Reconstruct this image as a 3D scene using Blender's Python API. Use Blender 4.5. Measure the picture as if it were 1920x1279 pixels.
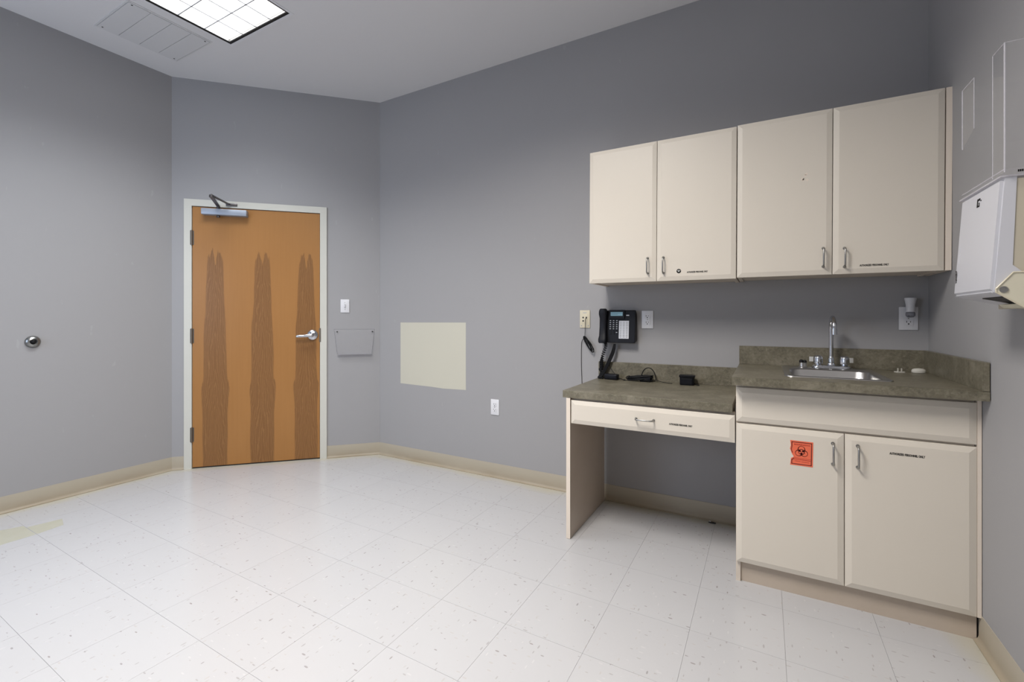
import bpy, bmesh, math, random
from mathutils import Vector, Matrix
PI = math.pi
random.seed(7)
S = bpy.context.scene
for o in list(bpy.data.objects): bpy.data.objects.remove(o)
COL = S.collection

# ------------------------------------------------------------------ camera, world, lights, exposure
H = 3.037                      # ceiling height
YN = -4.1                      # wall behind the camera
XL = -4.6756; YL = -1.0883     # corner of left wall and diagonal wall
XR = -3.5894                   # corner of diagonal wall and far wall
cam_d = bpy.data.cameras.new('camera'); cam = bpy.data.objects.new('camera', cam_d); COL.objects.link(cam)
cam.location = (-.6819, -2.836, 1.17); cam.rotation_euler = (PI/2, 0, math.radians(29.1765))
cam_d.sensor_width = 36; cam_d.lens = 844/1920*36
cam_d.shift_x = -2.5/1920; cam_d.shift_y = -(639.5-597.4)/1920
cam_d.clip_start = .02
S.camera = cam
S.cycles.transparent_max_bounces = 24
w = bpy.data.worlds.new('world'); S.world = w; w.use_nodes = True
bg = w.node_tree.nodes['Background']; bg.inputs[0].default_value = (.62, .74, 1, 1); bg.inputs[1].default_value = 1.0
TROFFERS = [(-3.535, -1.722), (-1.72, -2.30)]
def area(name, loc, rot, sx, sy, power, color, spread=PI):
    l = bpy.data.lights.new(name, 'AREA'); l.shape = 'RECTANGLE'; l.size = sx; l.size_y = sy
    l.energy = power; l.color = color; l.spread = spread
    o = bpy.data.objects.new(name, l); COL.objects.link(o); o.location = loc; o.rotation_euler = rot
    return o
for (x, y), pw in zip(TROFFERS, (25, 85)):  # x decides the tint of the tube
    area('troffer_lamp', (x, y, H+.0165), (0, 0, 0), .60, 1.20, pw, ((.93, .965, 1.0) if x < -3 else (1.0, .955, .91)), math.radians(122 if x < -3 else 148))
area('window_daylight', (-3.7, YN-.02, 1.55), (PI/2, 0, 0), 1.3, 1.3, 26, (.62, .76, 1.0))
S.view_settings.view_transform = 'Standard'; S.view_settings.look = 'None'
S.view_settings.gamma = 1; S.view_settings.use_curve_mapping = False
S.view_settings.exposure = 0.08

# ------------------------------------------------------------------ helpers
def tag(o, label=None, cat=None, group=None, kind=None):
    if label: o['label'] = label
    if cat: o['category'] = cat
    if group: o['group'] = group
    if kind: o['kind'] = kind
    return o
def thing(name, label, cat, loc=(0, 0, 0), rz=0, group=None, ry=0):
    o = bpy.data.objects.new(name, None); COL.objects.link(o); o.empty_display_size = .05
    o.location = loc; o.rotation_euler = (0, ry, rz)
    return tag(o, label, cat, group)
def obj(name, bm, mat, parent=None, smooth=False, angle=40):
    bmesh.ops.recalc_face_normals(bm, faces=bm.faces[:])
    me = bpy.data.meshes.new(name); bm.to_mesh(me); bm.free()
    for m in (mat if isinstance(mat, (list, tuple)) else [mat]): me.materials.append(m)
    if smooth:
        me.polygons.foreach_set('use_smooth', [True]*len(me.polygons))
        try: me.set_sharp_from_angle(angle=math.radians(angle))
        except Exception: pass
    o = bpy.data.objects.new(name, me); COL.objects.link(o)
    if parent: o.parent = parent
    return o
def dup(o, parent=None, loc=None, rz=None):
    c = o.copy(); COL.objects.link(c)
    if parent is not None: c.parent = parent
    if loc is not None: c.location = loc
    if rz is not None: c.rotation_euler = (0, 0, rz)
    return c
def box(bm, x0, x1, y0, y1, z0, z1, bevel=0, seg=2, mi=0):
    if x0 > x1: x0, x1 = x1, x0
    if y0 > y1: y0, y1 = y1, y0
    if z0 > z1: z0, z1 = z1, z0
    n = len(bm.faces)
    v = [bm.verts.new(p) for p in ((x0,y0,z0),(x1,y0,z0),(x1,y1,z0),(x0,y1,z0),(x0,y0,z1),(x1,y0,z1),(x1,y1,z1),(x0,y1,z1))]
    fs = [bm.faces.new([v[i] for i in f]) for f in ((0,3,2,1),(4,5,6,7),(0,1,5,4),(1,2,6,5),(2,3,7,6),(3,0,4,7))]
    for f in fs: f.material_index = mi
    if bevel:
        es = list({e for f in fs for e in f.edges})
        bmesh.ops.bevel(bm, geom=es, offset=bevel, segments=seg, affect='EDGES', profile=.5)
    return bm
def B(*a, **k): return box(bmesh.new(), *a, **k)
def prism(bm, poly, y0, y1, axis='y'):
    """polygon (a,b) extruded between two levels on axis; y: (x,z); x: (y,z); z: (x,y)"""
    def P(a, b, c): return {'y': (a, c, b), 'x': (c, a, b), 'z': (a, b, c)}[axis]
    a = [bm.verts.new(P(p[0], p[1], y0)) for p in poly]; b = [bm.verts.new(P(p[0], p[1], y1)) for p in poly]
    bm.faces.new(a); bm.faces.new(b[::-1]); n = len(poly)
    for i in range(n): bm.faces.new((a[i], a[(i+1) % n], b[(i+1) % n], b[i]))
    return bm
def tube(bm, pts, r, n=8, cap=True):
    pts = [Vector(p) for p in pts]; rs = r if isinstance(r, (list, tuple)) else [r]*len(pts)
    t0 = (pts[1]-pts[0]).normalized(); u = t0.orthogonal().normalized(); rings = []
    for i, p in enumerate(pts):
        t = (pts[min(i+1, len(pts)-1)]-pts[max(i-1, 0)])
        t = t.normalized() if t.length > 1e-9 else t0
        u = (u-t*u.dot(t)); u = u.normalized() if u.length > 1e-6 else t.orthogonal().normalized()
        v = t.cross(u)
        rings.append([bm.verts.new(p+(u*math.cos(2*PI*k/n)+v*math.sin(2*PI*k/n))*rs[i]) for k in range(n)])
    for a, b in zip(rings, rings[1:]):
        for k in range(n): bm.faces.new((a[k], a[(k+1) % n], b[(k+1) % n], b[k]))
    if cap: bm.faces.new(rings[0][::-1]); bm.faces.new(rings[-1])
    return bm
def lathe(bm, prof, c=(0, 0, 0), axis='z', n=24, a0=0):
    """profile list of (r, h); axis 'z' up or 'y' toward the room (h counts along -y)"""
    rings = []
    for r, h in prof:
        ring = []
        for k in range(n):
            a = 2*PI*k/n; x, y = r*math.cos(a), r*math.sin(a)
            p = (x, y, h) if axis == 'z' else (x, -h, y)
            ring.append(bm.verts.new(Vector(p)+Vector(c)))
        rings.append(ring)
    for a, b in zip(rings, rings[1:]):
        for k in range(n): bm.faces.new((a[k], a[(k+1) % n], b[(k+1) % n], b[k]))
    bm.faces.new(rings[0]); bm.faces.new(rings[-1])
    return bm
def spline(pts, n=8):
    pts = [Vector(p) for p in pts]; P = [pts[0]]+pts+[pts[-1]]; out = []
    for i in range(1, len(P)-2):
        a, b, c, d = P[i-1:i+3]
        for k in range(n):
            t = k/n
            out.append(.5*((2*b)+(c-a)*t+(2*a-5*b+4*c-d)*t*t+(3*b-a-3*c+d)*t**3))
    out.append(pts[-1]); return out
def slab(x0, x1, z0, z1, yb, yf, ch=.022, d=.006):
    """cabinet front: slab with wide chamfered border; back at yb, face at yf (toward the room, smaller y)"""
    bm = bmesh.new()
    def ring(e, y): return [bm.verts.new(p) for p in ((x0+e,y,z0+e),(x1-e,y,z0+e),(x1-e,y,z1-e),(x0+e,y,z1-e))]
    R = [ring(0, yb), ring(0, yf+d), ring(ch, yf)]
    bm.faces.new(R[0][::-1]); bm.faces.new(R[-1])
    for a, b in zip(R, R[1:]):
        for k in range(4): bm.faces.new((a[k], a[(k+1) % 4], b[(k+1) % 4], b[k]))
    return bm
def rrect(cx, cy, hx, hy, r, n=6):
    out = []
    for sx, sy, a in ((1, 1, 0), (-1, 1, PI/2), (-1, -1, PI), (1, -1, 1.5*PI)):
        for k in range(n+1):
            t = a+k/n*PI/2; out.append((cx+sx*(hx-r)+r*math.cos(t), cy+sy*(hy-r)+r*math.sin(t)))
    return out
def text(s, size, mat, parent, loc, rot, name='lettering', align='LEFT', depth=.0004, sx=1, bold=.035):
    c = bpy.data.curves.new(name, 'FONT'); c.body = s; c.size = size; c.align_x = align; c.extrude = depth; c.resolution_u = 2; c.offset = size*bold
    t = bpy.data.objects.new(name, c); COL.objects.link(t)
    dg = bpy.context.evaluated_depsgraph_get(); me = bpy.data.meshes.new_from_object(t.evaluated_get(dg))
    bpy.data.objects.remove(t); me.materials.clear(); me.materials.append(mat)
    o = bpy.data.objects.new(name, me); COL.objects.link(o); o.parent = parent
    o.location = loc; o.rotation_euler = rot; o.scale = (sx, 1, 1)
    return o

# ------------------------------------------------------------------ materials
def srgb(r, g, b):
    f = lambda c: (c/255/12.92) if c/255 <= .04045 else ((c/255+.055)/1.055)**2.4
    return (f(r), f(g), f(b), 1)
class Mat:
    def __init__(s, name, col, rough=.5, metal=0, spec=.5):
        s.m = bpy.data.materials.new(name); s.m.use_nodes = True; s.t = s.m.node_tree; s.b = s.t.nodes['Principled BSDF']
        s.b.inputs['Base Color'].default_value = col; s.b.inputs['Roughness'].default_value = rough
        s.b.inputs['Metallic'].default_value = metal; s.b.inputs['Specular IOR Level'].default_value = spec
    def n(s, typ, **kw):
        nd = s.t.nodes.new(typ)
        for k, v in kw.items():
            if k.startswith('i_'): nd.inputs[k[2:].replace('_', ' ')].default_value = v
            else: setattr(nd, k, v)
        return nd
    def l(s, a, b): s.t.links.new(a, b)
    def coord(s, kind='Object'): return s.n('ShaderNodeTexCoord').outputs[kind]
    def pos(s): return s.n('ShaderNodeNewGeometry').outputs['Position']
    def noise(s, vec, scale, detail=3, rough=.5, scl=None, dist=0):
        if scl is not None:
            mp = s.n('ShaderNodeMapping'); mp.inputs['Scale'].default_value = scl; s.l(vec, mp.inputs[0]); vec = mp.outputs[0]
        nd = s.n('ShaderNodeTexNoise'); nd.inputs['Scale'].default_value = scale; nd.inputs['Detail'].default_value = detail
        nd.inputs['Roughness'].default_value = rough; nd.inputs['Distortion'].default_value = dist; s.l(vec, nd.inputs['Vector']); return nd.outputs['Fac']
    def math(s, op, a, b=None, c=None, clamp=False):
        nd = s.n('ShaderNodeMath', operation=op, use_clamp=clamp)
        for i, v in enumerate((a, b, c)):
            if v is None: continue
            if isinstance(v, (int, float)): nd.inputs[i].default_value = v
            else: s.l(v, nd.inputs[i])
        return nd.outputs[0]
    def ramp(s, fac, stops):
        nd = s.n('ShaderNodeValToRGB'); cr = nd.color_ramp
        while len(cr.elements) < len(stops): cr.elements.new(.5)
        for e, (p, c) in zip(cr.elements, stops): e.position = p; e.color = c if len(c) == 4 else (*c, 1)
        s.l(fac, nd.inputs[0]); return nd.outputs[0]
    def mix(s, fac, a, b, typ='MIX'):
        nd = s.n('ShaderNodeMix', data_type='RGBA', blend_type=typ)
        for i, v in ((0, fac), (6, a), (7, b)):
            if isinstance(v, (int, float)): nd.inputs[i].default_value = v
            elif isinstance(v, tuple): nd.inputs[i].default_value = v
            else: s.l(v, nd.inputs[i])
        return nd.outputs[2]
    def base(s, c): s.l(c, s.b.inputs['Base Color'])
    def bump(s, h, strength=.2, dist=.001):
        nd = s.n('ShaderNodeBump'); nd.inputs['Strength'].default_value = strength; nd.inputs['Distance'].default_value = dist
        s.l(h, nd.inputs['Height']); s.l(nd.outputs[0], s.b.inputs['Normal'])
def g(v): return (v, v, v, 1)
def sepxyz(M, v):
    nd = M.n('ShaderNodeSeparateXYZ'); M.l(v, nd.inputs[0]); return nd.outputs

def m_wall(name, col):
    M = Mat(name, col, .55, spec=.25); p = M.pos()
    a = M.noise(p, .9, 3); b = M.noise(p, 7, 4)
    c = M.mix(M.math('MULTIPLY', a, .16), col, tuple(x*.86 for x in col[:3])+(1,))
    sc = M.ramp(M.noise(p, 26, 2, .5, (1, 1, .35)), [(.0, g(0)), (.735, g(0)), (.76, g(1))])
    c = M.mix(M.math('MULTIPLY', sc, .045), c, (.9, .88, .9, 1)); M.base(c)
    M.bump(M.math('ADD', M.noise(p, 420, 2), M.math('MULTIPLY', b, .5)), .12, .0006); return M.m
WALL = m_wall('grey_wall_paint', (.342, .337, .340, 1))
CEIL = Mat('ceiling_paint', (.70, .695, .70, 1), .8, spec=.2)
CEIL.bump(CEIL.noise(CEIL.pos(), 160, 2), .1, .0006); CEIL = CEIL.m
def m_tile():
    M = Mat('vinyl_composition_tile', (.72, .70, .70, 1), .2, spec=.5)
    oi = M.n('ShaderNodeObjectInfo'); co = M.coord()
    off = M.n('ShaderNodeVectorMath', operation='MULTIPLY_ADD'); cmb = M.n('ShaderNodeCombineXYZ')
    M.l(oi.outputs['Random'], cmb.inputs[0]); M.l(M.math('FRACT', M.math('MULTIPLY', oi.outputs['Random'], 17.3)), cmb.inputs[1])
    M.l(cmb.outputs[0], off.inputs[0]); off.inputs[1].default_value = (50, 50, 0); M.l(co, off.inputs[2]); v = off.outputs[0]
    base = M.ramp(oi.outputs['Random'], [(0, (.468, .464, .470, 1)), (1, (.480, .476, .482, 1))])
    base = M.mix(M.math('MULTIPLY', M.noise(v, 9, 3), .25), base, (.46, .45, .44, 1))
    def flecks(scl, scale, lo, hi, rot):
        mp = M.n('ShaderNodeMapping'); mp.inputs['Scale'].default_value = scl; mp.inputs['Rotation'].default_value = (0, 0, rot); M.l(v, mp.inputs[0])
        vo = M.n('ShaderNodeTexVoronoi'); vo.inputs['Scale'].default_value = scale; vo.inputs['Randomness'].default_value = 1; M.l(mp.outputs[0], vo.inputs['Vector'])
        cs = M.n('ShaderNodeSeparateColor'); M.l(vo.outputs['Color'], cs.inputs[0])
        d = M.math('ADD', vo.outputs['Distance'], M.math('MULTIPLY', M.noise(mp.outputs[0], scale*3, 1), .10))
        sz = M.math('MULTIPLY_ADD', cs.outputs[1], .16, .13)
        near = M.math('LESS_THAN', d, sz)
        return M.math('MULTIPLY', near, M.math('GREATER_THAN', cs.outputs[0], lo)), M.math('MULTIPLY', near, M.math('LESS_THAN', cs.outputs[2], hi))
    dk, lt = flecks((1, .30, 1), 80, .72, .07, .5)
    dk2, lt2 = flecks((.36, 1, 1), 72, .90, .10, .2)
    c = M.mix(M.math('MULTIPLY', lt, .28), base, (.62, .61, .59, 1)); c = M.mix(M.math('MULTIPLY', lt2, .45), c, (.43, .39, .36, 1))
    c = M.mix(M.math('MULTIPLY', dk, .50), c, (.27, .25, .23, 1)); c = M.mix(M.math('MULTIPLY', dk2, .58), c, (.20, .18, .17, 1))
    # yellowed wax along the walls
    x, y, z = sepxyz(M, M.pos())
    dg = M.math('MULTIPLY', M.math('SUBTRACT', M.math('SUBTRACT', x, y), XR), .7071)
    dist = M.math('MINIMUM', M.math('MINIMUM', M.math('SUBTRACT', x, XL), M.math('MULTIPLY', x, -1)), M.math('MINIMUM', M.math('MULTIPLY', y, -1), dg))
    dist = M.math('ADD', dist, M.math('MULTIPLY', M.math('SUBTRACT', M.noise(M.pos(), 4, 4), .5), .16))
    wx = M.ramp(dist, [(.02, g(1)), (.10, g(0))])
    c = M.mix(M.math('MULTIPLY', wx, .6), c, (.49, .45, .32, 1)); M.base(c)
    r = M.noise(M.pos(), 2.5, 4); M.l(M.math('MULTIPLY_ADD', r, .16, .13), M.b.inputs['Roughness'])
    M.bump(M.math('ADD', M.noise(M.pos(), 5, 2), M.math('MULTIPLY', M.noise(v, 60, 2), .12)), .25, .002); return M.m
TILE = m_tile()
GROUT = Mat('tile_adhesive', (.52, .51, .50, 1), .8).m
def m_base():
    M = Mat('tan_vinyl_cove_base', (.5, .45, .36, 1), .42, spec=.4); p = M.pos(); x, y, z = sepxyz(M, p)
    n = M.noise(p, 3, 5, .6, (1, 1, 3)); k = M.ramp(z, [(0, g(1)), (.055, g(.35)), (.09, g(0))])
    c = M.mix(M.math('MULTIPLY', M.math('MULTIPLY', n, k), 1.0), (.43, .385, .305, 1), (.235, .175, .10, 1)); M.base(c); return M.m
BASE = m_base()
def m_lam(name, a, b, c3):
    M = Mat(name, a, .38, spec=.4); p = M.pos()
    n1 = M.noise(p, 11, 6, .62, None, .6); n2 = M.noise(p, 85, 5, .75); n3 = M.noise(p, 22, 6, .7, None, 1.5)
    c = M.ramp(n1, [(.30, b), (.52, a), (.72, c3)])
    c = M.mix(M.math('MULTIPLY', M.ramp(n2, [(.45, g(0)), (.68, g(1))]), .7), c, c3)
    c = M.mix(M.math('MULTIPLY', M.ramp(M.noise(p, 60, 5, .75, None, .4), [(.52, g(0)), (.68, g(1))]), .55), c, tuple(v_*.62 for v_ in b[:3])+(1,))
    c = M.mix(M.math('MULTIPLY', M.ramp(n3, [(.62, g(0)), (.68, g(1))]), .35), c, (.34, .30, .22, 1)); M.base(c); return M.m
LAM = m_lam('mottled_olive_laminate', (.150, .134, .094, 1), (.105, .094, .065, 1), (.235, .213, .160, 1))
def m_cream(name, col, dirt=.0):
    M = Mat(name, col, .42, spec=.35); p = M.pos()
    c = M.mix(M.math('MULTIPLY', M.noise(p, 2.2, 4), .22), col, tuple(x*.88 for x in col[:3])+(1,))
    if dirt:
        d = M.ramp(M.noise(p, 5, 6, .65), [(.48, g(0)), (.8, g(1))]); c = M.mix(M.math('MULTIPLY', d, dirt), c, (.30, .22, .13, 1))
    M.base(c); return M.m
CREAM = m_cream('cream_laminate', (.675, .618, .53, 1)); CREAM2 = m_cream('scuffed_cream_laminate', (.66, .58, .49, 1), .35)
INNER = m_cream('tan_cabinet_board', (.50, .42, .34, 1), .2)
EDGE = m_cream('pale_edge_band', (.74, .65, .55, 1))
FRAMEP = m_cream('off_white_frame_paint', (.60, .59, .53, 1))
PATCH = m_cream('cream_patch_paint', (.56, .54, .45, 1))
WHITEP = Mat('white_plastic', (.72, .72, .74, 1), .35).m
IVORY = Mat('ivory_plastic', (.62, .56, .42, 1), .4).m
BEIGE = Mat('beige_plastic', (.50, .45, .35, 1), .42).m
BEIGE2 = Mat('light_beige_plastic', (.62, .58, .45, 1), .42).m
GREYP = Mat('light_grey_plastic', (.62, .62, .65, 1), .35).m
BLACK = Mat('black_plastic', (.0065, .007, .010, 1), .42, spec=.22).m
DARK = Mat('dark_slot', (.02, .018, .016, 1), .6).m
RUBBER = Mat('black_cable', (.007, .007, .008, 1), .5, spec=.2).m
INK = Mat('black_ink', (.014, .013, .012, 1), .7, spec=.1).m
CHROME = Mat('chrome', (.62, .64, .68, 1), .17, 1).m
def m_brushed(name, col, r):
    M = Mat(name, col, r, 1); M.bump(M.noise(M.coord(), 300, 2, .5, (1, 1, .1)), .05, .0003); return M.m
STEEL = m_brushed('brushed_stainless', (.55, .54, .53, 1), .28)
NICKEL = m_brushed('satin_nickel', (.36, .355, .34, 1), .36)
ALU = Mat('silver_painted_closer', (.34, .38, .45, 1), .42, .25).m
BRONZE = Mat('dark_steel_arm', (.16, .15, .15, 1), .35, 1).m
DULL = Mat('dull_chrome', (.30, .30, .29, 1), .30, 1).m
HINGE = Mat('dull_bronze_hinge', (.20, .17, .14, 1), .45, .8).m
def m_wood():
    M = Mat('flame_maple_veneer', (.5, .3, .1, 1), .38, spec=.4); co = M.coord(); x, y, z = sepxyz(M, co)
    W = .925
    wob = M.math('MULTIPLY', M.math('SUBTRACT', M.noise(co, 5, 3, .5, (1, 1, .5)), .5), .022)
    jag = M.math('MULTIPLY', M.math('SUBTRACT', M.noise(co, 70, 3, .6, (1, 1, .10)), .5), .30)
    fc = M.n('ShaderNodeFloatCurve'); cv = fc.mapping.curves[0]
    pts = [(0, .088), (.12, .090), (.20, .088), (.27, .096), (.305, .100), (.33, .088), (.45, .082), (.54, .079), (.60, .070), (.70, .064), (.79, .057), (.815, .045), (.84, .0)]
    while len(cv.points) < len(pts): cv.points.new(.5, .5)
    for p, (a, b) in zip(cv.points, pts): p.location = (a, b*5); p.handle_type = 'AUTO'
    fc.mapping.update()
    dd = None
    for xc in (.155, .49, .815):
        d = M.math('ABSOLUTE', M.math('ADD', M.math('SUBTRACT', x, xc), wob)); dd = d if dd is None else M.math('MINIMUM', dd, d)
    notch = M.math('MULTIPLY', M.math('SUBTRACT', 1, M.math('MULTIPLY', dd, 55), clamp=True), .14)
    M.l(M.math('DIVIDE', M.math('ADD', M.math('ADD', z, notch), M.math('MULTIPLY', jag, .62)), 2.045), fc.inputs['Value'])
    hw = M.math('DIVIDE', fc.outputs[0], 5)
    mask = None; ds = None
    for k, xc in enumerate((.155, .49, .815)):
        d = M.math('ABSOLUTE', M.math('ADD', M.math('SUBTRACT', x, xc), wob))
        mk = M.math('MULTIPLY', M.math('SUBTRACT', hw, d), 130, clamp=True)
        mask = mk if mask is None else M.math('MAXIMUM', mask, mk)
        ds = d if ds is None else M.math('MINIMUM', ds, d)
    # cathedral grain inside the flames
    arch = M.math('ADD', M.math('MULTIPLY', ds, 9), M.math('MULTIPLY', z, .55))
    arch = M.math('ADD', arch, M.math('MULTIPLY', M.noise(co, 7, 4, .55, (2.5, 1, .5)), .55))
    gr = M.math('SINE', M.math('MULTIPLY', arch, 52))
    gr = M.math('MULTIPLY_ADD', gr, .5, .5)
    fine = M.noise(co, 60, 4, .65, (1, 1, .035)); broad = M.noise(co, 3, 4, .5, (1.6, 1, .45))
    light = M.mix(fine, (.365, .170, .047, 1), (.30, .132, .034, 1)); light = M.mix(M.math('MULTIPLY', broad, .55), light, (.41, .198, .062, 1))
    dark = M.mix(M.math('MULTIPLY', M.math('POWER', gr, 4), .62), (.225, .103, .032, 1), (.345, .175, .062, 1)); dark = M.mix(M.math('MULTIPLY', fine, .5), dark, (.185, .079, .022, 1))
    edge = M.math('MULTIPLY', M.math('SUBTRACT', 1, M.math('MULTIPLY', M.math('ABSOLUTE', M.math('SUBTRACT', hw, ds)), 120, clamp=True)), mask)
    c = M.mix(mask, light, dark); c = M.mix(M.math('MULTIPLY', edge, .35), c, (.16, .065, .02, 1)); M.base(c)
    M.bump(fine, .05, .0005); return M.m
WOOD = m_wood()
def m_emit(name, col, st):
    M = Mat(name, col, .5); M.b.inputs['Emission Color'].default_value = col; M.b.inputs['Emission Strength'].default_value = st; return M.m
LENS = m_emit('lit_lamp_lens', (1, .99, .975, 1), 1.6)
LCD = m_emit('pale_blue_lcd', (.23, .40, .48, 1), .12)
LCDINK = Mat('lcd_segments', (.10, .19, .25, 1), .5).m
def m_acrylic(name='clear_acrylic', tint=(.994, .994, .996, 1), gl=.10, opac=.018, gcol=(.8, .8, .82, 1)):
    M = Mat(name, g(.8)); t = M.t; t.nodes.remove(M.b); out = t.nodes['Material Output']
    tr = M.n('ShaderNodeBsdfTransparent'); tr.inputs[0].default_value = tint
    gl_ = M.n('ShaderNodeBsdfGlossy'); gl_.inputs['Roughness'].default_value = .06; gl_.inputs['Color'].default_value = g(1)
    df = M.n('ShaderNodeBsdfDiffuse'); df.inputs[0].default_value = gcol
    fr = M.n('ShaderNodeLayerWeight')
    m1 = M.n('ShaderNodeMixShader'); m1.inputs[0].default_value = opac; M.l(tr.outputs[0], m1.inputs[1]); M.l(df.outputs[0], m1.inputs[2])
    m2 = M.n('ShaderNodeMixShader'); M.l(M.math('MULTIPLY_ADD', M.math('POWER', fr.outputs[1], 4), .45, .018), m2.inputs[0]); M.l(m1.outputs[0], m2.inputs[1]); M.l(gl_.outputs[0], m2.inputs[2])
    M.l(m2.outputs[0], out.inputs[0]); return M.m
ACRYL = m_acrylic(); ACEDGE = m_acrylic('acrylic_edge', (.9, .9, .92, 1), .2, .45, (.75, .73, .76, 1)); ACGREY = m_acrylic('acrylic_corner', (.8, .8, .82, 1), .1, .30, (.25, .25, .27, 1))
ORANGE = Mat('orange_sticker', (.78, .15, .07, 1), .5).m
MAROON = Mat('maroon_sticker_print', (.10, .008, .008, 1), .5).m
PAPERC = Mat('white_sticker', (.62, .62, .60, 1), .6).m
SOAP = Mat('off_white_cap', (.55, .53, .47, 1), .45).m
LOUV = Mat('louver_grey', (.30, .30, .31, 1), .6).m
DISPW = Mat('dispenser_white', (.56, .56, .59, 1), .35).m
VENT = Mat('grille_paint', (.635, .635, .64, 1), .7, spec=.2).m
def m_res():
    M = Mat('yellowed_residue', (.66, .62, .43, 1), .3); n = M.noise(M.pos(), 14, 4)
    M.base(M.mix(n, (.47, .46, .39, 1), (.42, .41, .31, 1))); return M.m
RESID = m_res()

# ------------------------------------------------------------------ setting: floor of separate tiles
T = .3095; GAP = .0008
def struct(name, bm, m, parent=None, smooth=False):
    o = obj(name, bm, m, parent, smooth)
    if parent is None: o['kind'] = 'structure'
    return o
floor = struct('floor', B(XL-.1, .1, YN-.1, .1, -.08, -.0035), GROUT)
def clip(poly, nx, ny, c):      # keep nx*x+ny*y <= c
    out = []
    for i in range(len(poly)):
        a, b = poly[i], poly[(i+1) % len(poly)]; da = nx*a[0]+ny*a[1]-c; db = nx*b[0]+ny*b[1]-c
        if da <= 0: out.append(a)
        if (da < 0 < db) or (db < 0 < da):
            t = da/(da-db); out.append((a[0]+(b[0]-a[0])*t, a[1]+(b[1]-a[1])*t))
    return out
def tile_bm(poly):
    bm = bmesh.new(); cx = sum(p[0] for p in poly)/len(poly); cy = sum(p[1] for p in poly)/len(poly)
    e = 0
    lo = [bm.verts.new((p[0], p[1], -.0035)) for p in poly]; mi = [bm.verts.new((p[0], p[1], -.0006)) for p in poly]
    hi = [bm.verts.new((p[0]+(cx-p[0])*e, p[1]+(cy-p[1])*e, 0)) for p in poly]
    bm.faces.new(lo[::-1]); bm.faces.new(hi); n = len(poly)
    for a, b in ((lo, mi), (mi, hi)):
        for i in range(n): bm.faces.new((a[i], a[(i+1) % n], b[(i+1) % n], b[i]))
    return bm
full = None; y0s = [-1.655+T*n for n in range(-9, 7)]
rt = random.Random(3)
for i in range(16):
    for yb in y0s:
        x1, x0 = -T*i, -T*(i+1)
        sq = [(x0+GAP/2, yb+GAP/2), (x1-GAP/2, yb+GAP/2), (x1-GAP/2, yb+T-GAP/2), (x0+GAP/2, yb+T-GAP/2)]
        p = clip(sq, -1, 0, -XL); p = clip(p, 0, 1, 0) if p else p; p = clip(p, 0, -1, -YN) if p else p
        p = clip(p, -1, 1, -XR) if p else p
        if len(p) < 3: continue
        ar = abs(sum(p[k][0]*p[(k+1) % len(p)][1]-p[(k+1) % len(p)][0]*p[k][1] for k in range(len(p)))/2)
        if ar < 2e-4: continue
        if p == sq:
            c = ((x0+x1)/2, yb+T/2, 0)
            if full is None:
                full = obj('tile', tile_bm([(a-c[0], b-c[1]) for a, b in sq]), TILE, floor); full.location = c; t_ = full
            else: t_ = dup(full, floor, c, rt.choice((0, PI/2, PI, 1.5*PI)))
        else:
            c = (sum(q[0] for q in p)/len(p), sum(q[1] for q in p)/len(p), 0)
            t_ = obj('tile', tile_bm([(a-c[0], b-c[1]) for a, b in p]), TILE, floor); t_.location = c
for (a, b, c_, d) in (((-4.42, -2.17), (-4.125, -2.17), (-4.13, -1.967), (-4.33, -1.967)), ((-4.29, -1.963), (-4.13, -1.963), (-4.155, -1.85), (-4.265, -1.825))):
    obj('adhesive_mark', prism(bmesh.new(), [a, b, c_, d], 0, .0005, 'z'), RESID, floor)
# ceiling with recesses for the two troffers
HX, HY = .325, .63
bm = bmesh.new(); xs = sorted({XL-.1, .1}|{x+s*HX for x, y in TROFFERS for s in (-1, 1)}); ys = sorted({YN-.1, .1}|{y+s*HY for x, y in TROFFERS for s in (-1, 1)})
for i in range(len(xs)-1):
    for j in range(len(ys)-1):
        cx, cy = (xs[i]+xs[i+1])/2, (ys[j]+ys[j+1])/2
        if any(abs(cx-x) < HX and abs(cy-y) < HY for x, y in TROFFERS): continue
        box(bm, xs[i], xs[i+1], ys[j], ys[j+1], H, H+.12)
ceiling = struct('ceiling', bm, CEIL)
# walls
struct('wall_left', B(XL-.12, XL, YN-.1, YL, 0, H), WALL)
struct('wall_far', B(XR, .12, 0, .12, 0, H), WALL)
wr = struct('wall_right', B(0, .12, YN-.1, 0, 0, H), WALL)
bm = bmesh.new()          # near wall with a window opening behind the camera
for a in ((XL, -4.4, 0, H), (-3.0, 0, 0, H), (-4.4, -3.0, 0, .9), (-4.4, -3.0, 2.2, H)): box(bm, a[0], a[1], YN-.1, YN, a[2], a[3])
struct('wall_near', bm, WALL)
wn = bpy.data.objects.new('window_1', None); COL.objects.link(wn); wn['kind'] = 'structure'; wn.location = (-3.7, YN-.05, 1.55)
bm = bmesh.new()
for a in ((-.70, -.65, -.65, .65), (.65, .70, -.65, .65), (-.65, .65, -.65, -.60), (-.65, .65, .60, .65), (-.02, .02, -.60, .60)): box(bm, a[0], a[1], -.03, .03, a[2], a[3])
obj('window_frame', bm, FRAMEP, wn)
LW = math.hypot(XR-XL, YL)
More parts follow.
